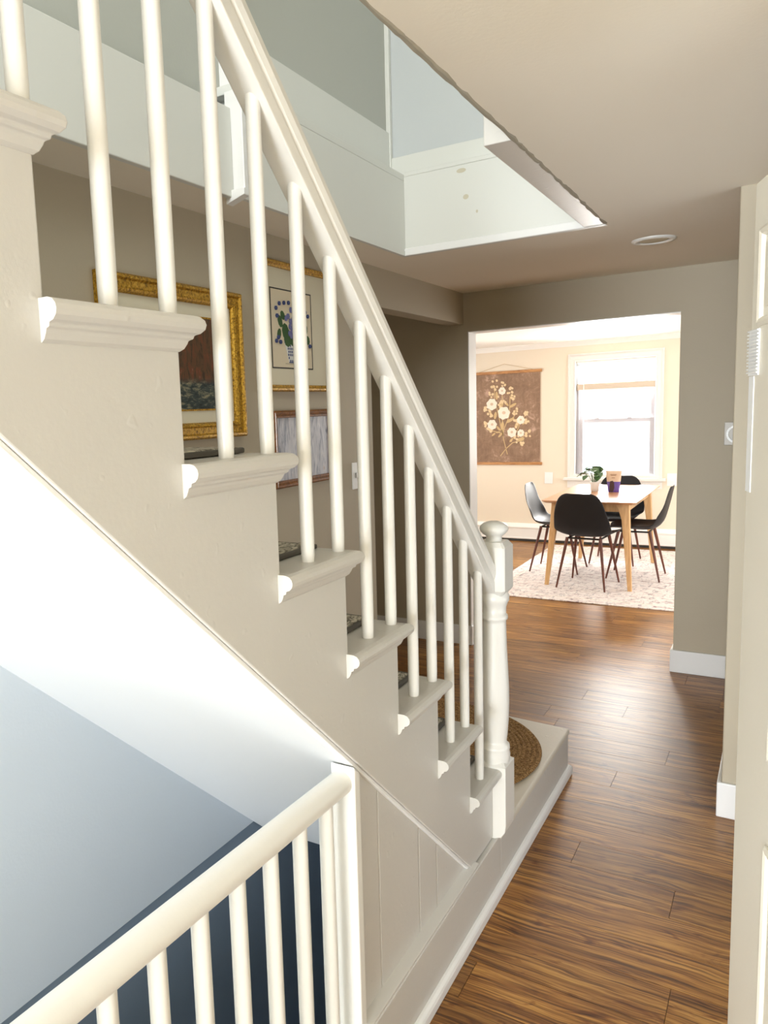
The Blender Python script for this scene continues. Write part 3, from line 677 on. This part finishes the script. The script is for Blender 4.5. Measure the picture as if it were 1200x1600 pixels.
def strip(mb, pts, wd, dy):
    for a, b in zip(pts[:-1], pts[1:]):
        a, b = Vector(hp(*a)), Vector(hp(*b)); t = (b-a).normalized(); n = Vector((-t.y, t.x))*wd
        mb.prism([tuple(a-n), tuple(b-n), tuple(b+n), tuple(a+n)], 'y', yb_-dy-.0004, yb_-dy)
st = MB()
for p in ([(470, 1175), (420, 1000), (400, 900), (330, 850)], [(375, 1195), (450, 1110), (540, 1040), (690, 1010)], [(410, 960), (425, 880), (460, 810), (500, 720), (505, 600), (510, 500)], [(400, 920), (350, 700), (300, 520), (300, 400)], [(410, 940), (405, 700), (405, 480)], [(460, 810), (560, 740), (580, 660)], [(400, 930), (280, 900), (200, 860)], [(520, 1030), (600, 900), (650, 800), (730, 700)], [(620, 1010), (740, 930)]):
    strip(st, p, .0045, .0002)
st.build('printed_stems', 'leaf_sand', WH)
lf = MB()
for (u, v, a, L_, W_) in ((545, 610, .5, 55, 18), (510, 780, .5, 62, 20), (405, 840, 1.5, 55, 22), (375, 950, .8, 38, 14), (330, 490, 1.6, 55, 18), (350, 870, 2.2, 40, 14), (285, 940, .7, 32, 12), (345, 915, .2, 30, 10), (460, 590, 2.4, 42, 15), (640, 1000, .2, 60, 18), (520, 1010, .9, 32, 12), (250, 700, 2.0, 40, 16), (390, 600, 1.2, 60, 26), (600, 830, 1.0, 48, 24), (310, 720, 1.4, 50, 20), (690, 820, .6, 30, 12)):
    c = hp(u, v); k = .70/805
    lf.prism(disc_pts(c[0], c[1], L_*k, W_*k, 10, a), 'y', yb_-.0010, yb_-.0004)
lf.build('printed_leaves', 'leaf_sand', WH)
bd = MB(); 
for (u, v, n, s) in ((300, 350, 5, 45), (425, 355, 5, 30), (510, 430, 6, 45), (550, 500, 6, 40), (170, 640, 7, 38), (250, 470, 5, 36), (240, 690, 7, 45), (190, 820, 6, 35), (225, 910, 6, 40), (570, 680, 7, 40), (725, 700, 6, 40), (735, 800, 5, 30), (740, 935, 6, 38), (665, 1060, 4, 25), (400, 560, 9, 60), (590, 820, 7, 45), (590, 1000, 5, 40), (290, 400, 4, 35)):
    for i in range(n):
        c = hp(u+random.uniform(-s, s)*.8, v+random.uniform(-s, s)); r = random.uniform(.011, .017)
        bd.prism(disc_pts(c[0], c[1], r, r*1.15, 7, random.random()), 'y', yb_-.0016-.00022*(i+1), yb_-.0006)
tag(bd.build('printed_buds', 'bud_sand', WH), kind='stuff')
for (u, v, R0) in ((265, 590, 66), (427, 695, 74), (268, 825, 58), (405, 440, 44), (532, 920, 56), (650, 780, 48), (650, 930, 42)):
    c = hp(u, v); k = .70/805; bl = MB(); y_ = yb_-.003; R0 *= 1.15
    for i in range(7):
        a = 2*math.pi*i/7+random.random()*.3
        bl.prism(disc_pts(c[0]+R0*k*.55*math.cos(a), c[1]+R0*k*.6*math.sin(a), R0*k*.46, R0*k*.40, 8, a), 'y', y_-.0012-.0003*i, y_-.0003*i)
    bl.prism(disc_pts(c[0], c[1], R0*k*.88, R0*k*.92, 16), 'y', y_-.0035, y_-.001)
    bo = bl.build('printed_blossom', 'blossom_white', WH)
    MB().prism(disc_pts(c[0], c[1]+R0*k*.05, R0*k*.28, R0*k*.26, 10), 'y', y_-.0042, y_-.002).build('blossom_heart', 'blossom_heart', bo)

# ------------------------------------------------------------------ dining rug, table, chairs
RG = MB().box(-1.43, .75, 6.12, 8.62, 0.0005, .009)
rug = tag(RG.build('area_rug', 'rug_fabric', bevel=.003), 'faded pink and grey patterned area rug under the dining table', 'rug')
rb = MB()
for (a, b, c, d) in ((-1.36, .68, 6.235, 6.243), (-1.32, -1.312, 6.24, 8.5), (.60, .608, 6.24, 8.5), (-1.36, .68, 8.5, 8.508)): rb.box(a, b, c, d, .009, .0096)
rb.build('border_line', 'blossom_white', rug)

TX0, TX1, TY0, TY1, TZ = -1.035, -.285, 6.60, 8.03, .75
TB = tag(empty('dining_table', (-.66, 7.3, .009)), 'oak dining table with splayed tapered legs under the window', 'table')
tt = MB()
def rr(x0, x1, y0, y1, z, c=.02):
    return [(x0+c, y0, z), (x1-c, y0, z), (x1, y0+c, z), (x1, y1-c, z), (x1-c, y1, z), (x0+c, y1, z), (x0, y1-c, z), (x0, y0+c, z)]
tt.rings([rr(TX0+.02, TX1-.02, TY0+.02, TY1-.02, TZ-.022), rr(TX0, TX1, TY0, TY1, TZ-.008), rr(TX0, TX1, TY0, TY1, TZ)], True, True)
tt.build('table_top', 'table_wood', TB)
for (x0, x1, y0, y1) in ((-.93, -.39, 6.72, 6.745), (-.93, -.39, 7.885, 7.91), (-.955, -.93, 6.73, 7.9), (-.39, -.365, 6.73, 7.9)):
    B(x0, x1, y0, y1, .655, .728).build('apron', 'oak', TB, bevel=.003)
for sx in (-1, 1):
    for sy in (-1, 1):
        tx, ty = -.66+sx*.275, 7.315+sy*.59; bx_, by_ = -.66+sx*.335, 7.285+sy*.65
        rg = []
        for (f, w_) in ((0, .016), (.5, .024), (.82, .031), (.93, .042), (1, .056)):
            cx = bx_+(tx-bx_)*f; cy = by_+(ty-by_)*f; z = .010+f*.718
            ix = -sx*(w_-.031)*.8 if f > .9 else 0
            rg.append([(cx+ix-w_, cy-min(w_, .034), z), (cx+ix+w_, cy-min(w_, .034), z), (cx+ix+w_, cy+min(w_, .034), z), (cx+ix-w_, cy+min(w_, .034), z)])
        MB().rings(rg, True, True).build('leg', 'oak', TB, bevel=.005, seg=2)

def make_chair():
    c = empty('dining_chair')
    prof = [(.235, .425, .175), (.225, .445, .205), (.17, .455, .222), (.08, .447, .232), (-.02, .440, .236), (-.11, .440, .236), (-.175, .458, .236), (-.21, .50, .234), (-.228, .56, .230), (-.245, .64, .214), (-.262, .72, .194), (-.275, .775, .170), (-.282, .805, .138), (-.285, .818, .098)]
    nu = 15
    def surf(off):
        rows = []
        for i, (py, pz, hw_) in enumerate(prof):
            j0, j1 = max(i-1, 0), min(i+1, len(prof)-1)
            t = Vector((0, prof[j1][0]-prof[j0][0], prof[j1][1]-prof[j0][1])).normalized(); n = Vector((0, t.z, -t.y))
            if n.z < 0 and i < 5: n = -n
            row = []
            for k in range(nu):
                u = -1+2*k/(nu-1)
                curl = .045*abs(u)**3.2*(1 if 2 < i < 9 else (.25 if i >= 9 else .5))
                nn = Vector((0, -t.z, t.y)) if False else Vector((0, abs(t.z), abs(t.y)))
                p = Vector((u*hw_, py, pz))+nn*curl
                p += Vector((0, -abs(t.z), -abs(t.y)))*off
                row.append(tuple(p))
            rows.append(row)
        return rows
    A_, B_ = surf(0), surf(.007)
    mb = MB(); R_ = len(prof)
    idx = lambda i, k, s: s*R_*nu+i*nu+k
    vs = [p for r in A_ for p in r]+[p for r in B_ for p in r]; fs = []
    for i in range(R_-1):
        for k in range(nu-1):
            fs.append((idx(i, k, 0), idx(i, k+1, 0), idx(i+1, k+1, 0), idx(i+1, k, 0)))
            fs.append((idx(i, k, 1), idx(i+1, k, 1), idx(i+1, k+1, 1), idx(i, k+1, 1)))
    for i in range(R_-1):
        for k in (0, nu-1): fs.append((idx(i, k, 0), idx(i+1, k, 0), idx(i+1, k, 1), idx(i, k, 1)))
    for k in range(nu-1):
        for i in (0, R_-1): fs.append((idx(i, k, 0), idx(i, k, 1), idx(i, k+1, 1), idx(i, k+1, 0)))
    mb.add(vs, fs, True)
    sh_ = local(mb.build('seat_shell', 'black_plastic', c))
    sd = sh_.modifiers.new('sub', 'SUBSURF'); sd.levels = 1; sd.render_levels = 1
    fr = MB().tube([(-.13, .12, .42), (.13, .12, .42)], .008, 8).tube([(-.13, -.12, .42), (.13, -.12, .42)], .008, 8).tube([(-.13, .12, .42), (-.13, -.12, .42)], .008, 8).tube([(.13, .12, .42), (.13, -.12, .42)], .008, 8)
    local(fr.build('under_frame', 'black_metal', c))
    for sx in (-1, 1):
        for sy in (-1, 1):
            local(MB().tube([(sx*.135, sy*.125, .425), (sx*.198, sy*.215, .0)], [.014, .0075], 10).build('leg', 'walnut_leg', c))
    return c
ch0 = make_chair()
specs = [((-.675, 6.735, .013), math.radians(-5), 'black moulded chair at the near end of the dining table, back to camera'),
         ((-1.055, 7.30, .013), math.radians(-90), 'black moulded chair with dark wooden legs on the left side of the dining table'),
         ((-.372, 7.245, .013), math.radians(90), 'black moulded chair with dark wooden legs on the right side of the dining table'),
         ((-.655, 7.87, .013), math.radians(180), 'black moulded chair at the far end of the dining table, nearest the window')]
for i, (loc, rz, lb) in enumerate(specs):
    c = ch0 if i == 0 else copy_tree(ch0)
    c.location = loc; c.rotation_euler = (0, 0, rz); tag(c, lb, 'chair', 'black dining chairs around the table')

# plant and pouch on the table
PL = tag(empty('potted_plant', (-.757, 7.40, TZ)), 'small green leafy plant in a white pot on the dining table', 'plant')
MB().lathe([(.030, TZ), (.036, TZ+.003), (.043, TZ+.085), (.043, TZ+.09), (.039, TZ+.09), (.037, TZ+.078)], -.757, 7.40, 20).build('pot', 'pot_white', PL)
MB().lathe([(.037, TZ+.076), (.002, TZ+.079)], -.757, 7.40, 14).build('soil', 'soil', PL)
for i in range(26):
    a = 2*math.pi*i*.382; rr_ = .022+.085*((i*7) % 26)/26; hh = .225-.09*(rr_/.115)**1.5+random.uniform(-.02, .02)
    tip = Vector((-.757+rr_*math.cos(a)*1.3, 7.40+rr_*math.sin(a), TZ+hh)); tip.x = min(tip.x, -.722); root = Vector((-.757+.012*math.cos(a), 7.40+.012*math.sin(a), TZ+.075))
    mid = root.lerp(tip, .6)+Vector((0, 0, .03))
    stem = MB().tube([root, mid, tip], .0014, 5).build('stem', 'plant_leaf', PL)
    out = Vector((math.cos(a), math.sin(a), random.uniform(-.7, .1))).normalized(); side = out.cross(Vector((0, 0, 1))).normalized(); nrm = side.cross(out)
    if out.x > .2: out.x *= .15; out.normalize(); side = out.cross(Vector((0, 0, 1))).normalized(); nrm = side.cross(out)
    L_ = random.uniform(.060, .082); W_ = L_*.46
    prof = [(-.1, .0), (.05, .55), (.3, 1.0), (.6, .85), (.85, .4), (1, 0)]
    vs = []; fs = []
    for (q, wq) in prof:
        base_ = tip+out*(q*L_-.01)-nrm*(.012*q*q)
        for s_ in (-1, 0, 1): vs.append(base_+side*(s_*wq*W_)+nrm*(.006*abs(s_)*wq))
    for q in range(len(prof)-1):
        for s_ in (0, 1): fs.append((q*3+s_, q*3+s_+1, q*3+s_+4, q*3+s_+3))
    lo = MB().add(vs, fs, True).build('leaf', 'plant_leaf', PL); so = lo.modifiers.new('thick', 'SOLIDIFY'); so.thickness = .0012
PX, PY = -.590, 7.38
PO = tag(empty('snack_pouch', (PX, PY, TZ)), 'beige and purple stand-up pouch beside the potted plant', 'pouch')
def pring(z, w_, d_, n=16): return [(PX+w_*math.copysign(abs(math.cos(t))**.55, math.cos(t)), PY+d_*math.copysign(abs(math.sin(t))**.8, math.sin(t)), TZ+z) for t in [2*math.pi*i/n for i in range(n)]]
MB().rings([pring(.095, .0585, .026), pring(.14, .063, .017), pring(.18, .067, .006), pring(.192, .068, .002)], True, True, False).build('upper_film', 'pouch_beige', PO)
MB().rings([pring(.001, .048, .030), pring(.02, .050, .034), pring(.06, .054, .032), pring(.0955, .0588, .0262)], True, True, False).build('lower_film', 'pouch_purple', PO)
MB().prism([(PX-.03, TZ+.006), (PX+.002, TZ+.004), (PX+.012, TZ+.04), (PX+.008, TZ+.09), (PX-.004, TZ+.104), (PX-.024, TZ+.100), (PX-.03, TZ+.05)], 'y', PY-.0362, PY-.024).build('printed_motif', 'pouch_brown', PO)
pr_ = MB()
for z_, w_ in ((.158, .026), (.148, .022), (.128, .014)): pr_.prism([(PX-w_, TZ+z_), (PX+w_, TZ+z_), (PX+w_, TZ+z_+.005), (PX-w_, TZ+z_+.005)], 'y', PY-.0240 if z_ < .14 else PY-.0165, PY-.008)
pr_.build('printed_lines', 'pouch_ink', PO)

# ------------------------------------------------------------------ outdoors beyond the dining window
struct(B(-40, 40, 9.6, 80, -.6, -.5).build('ground', 'snow'), 'pale snowy ground outside', 'ground')
hl = MB(); n = 24
pts = [(-34+68*i/n, 2.0+1.1*math.sin(i*.55)+.5*math.sin(i*1.3)) for i in range(n+1)]
hl.prism([(-34, -.6)]+[(34, -.6)]+[(a, b) for a, b in reversed(pts)], 'y', 45, 52)
struct(hl.build('hill', 'field_tan'), 'pale tan hillside far outside the window', 'hill')
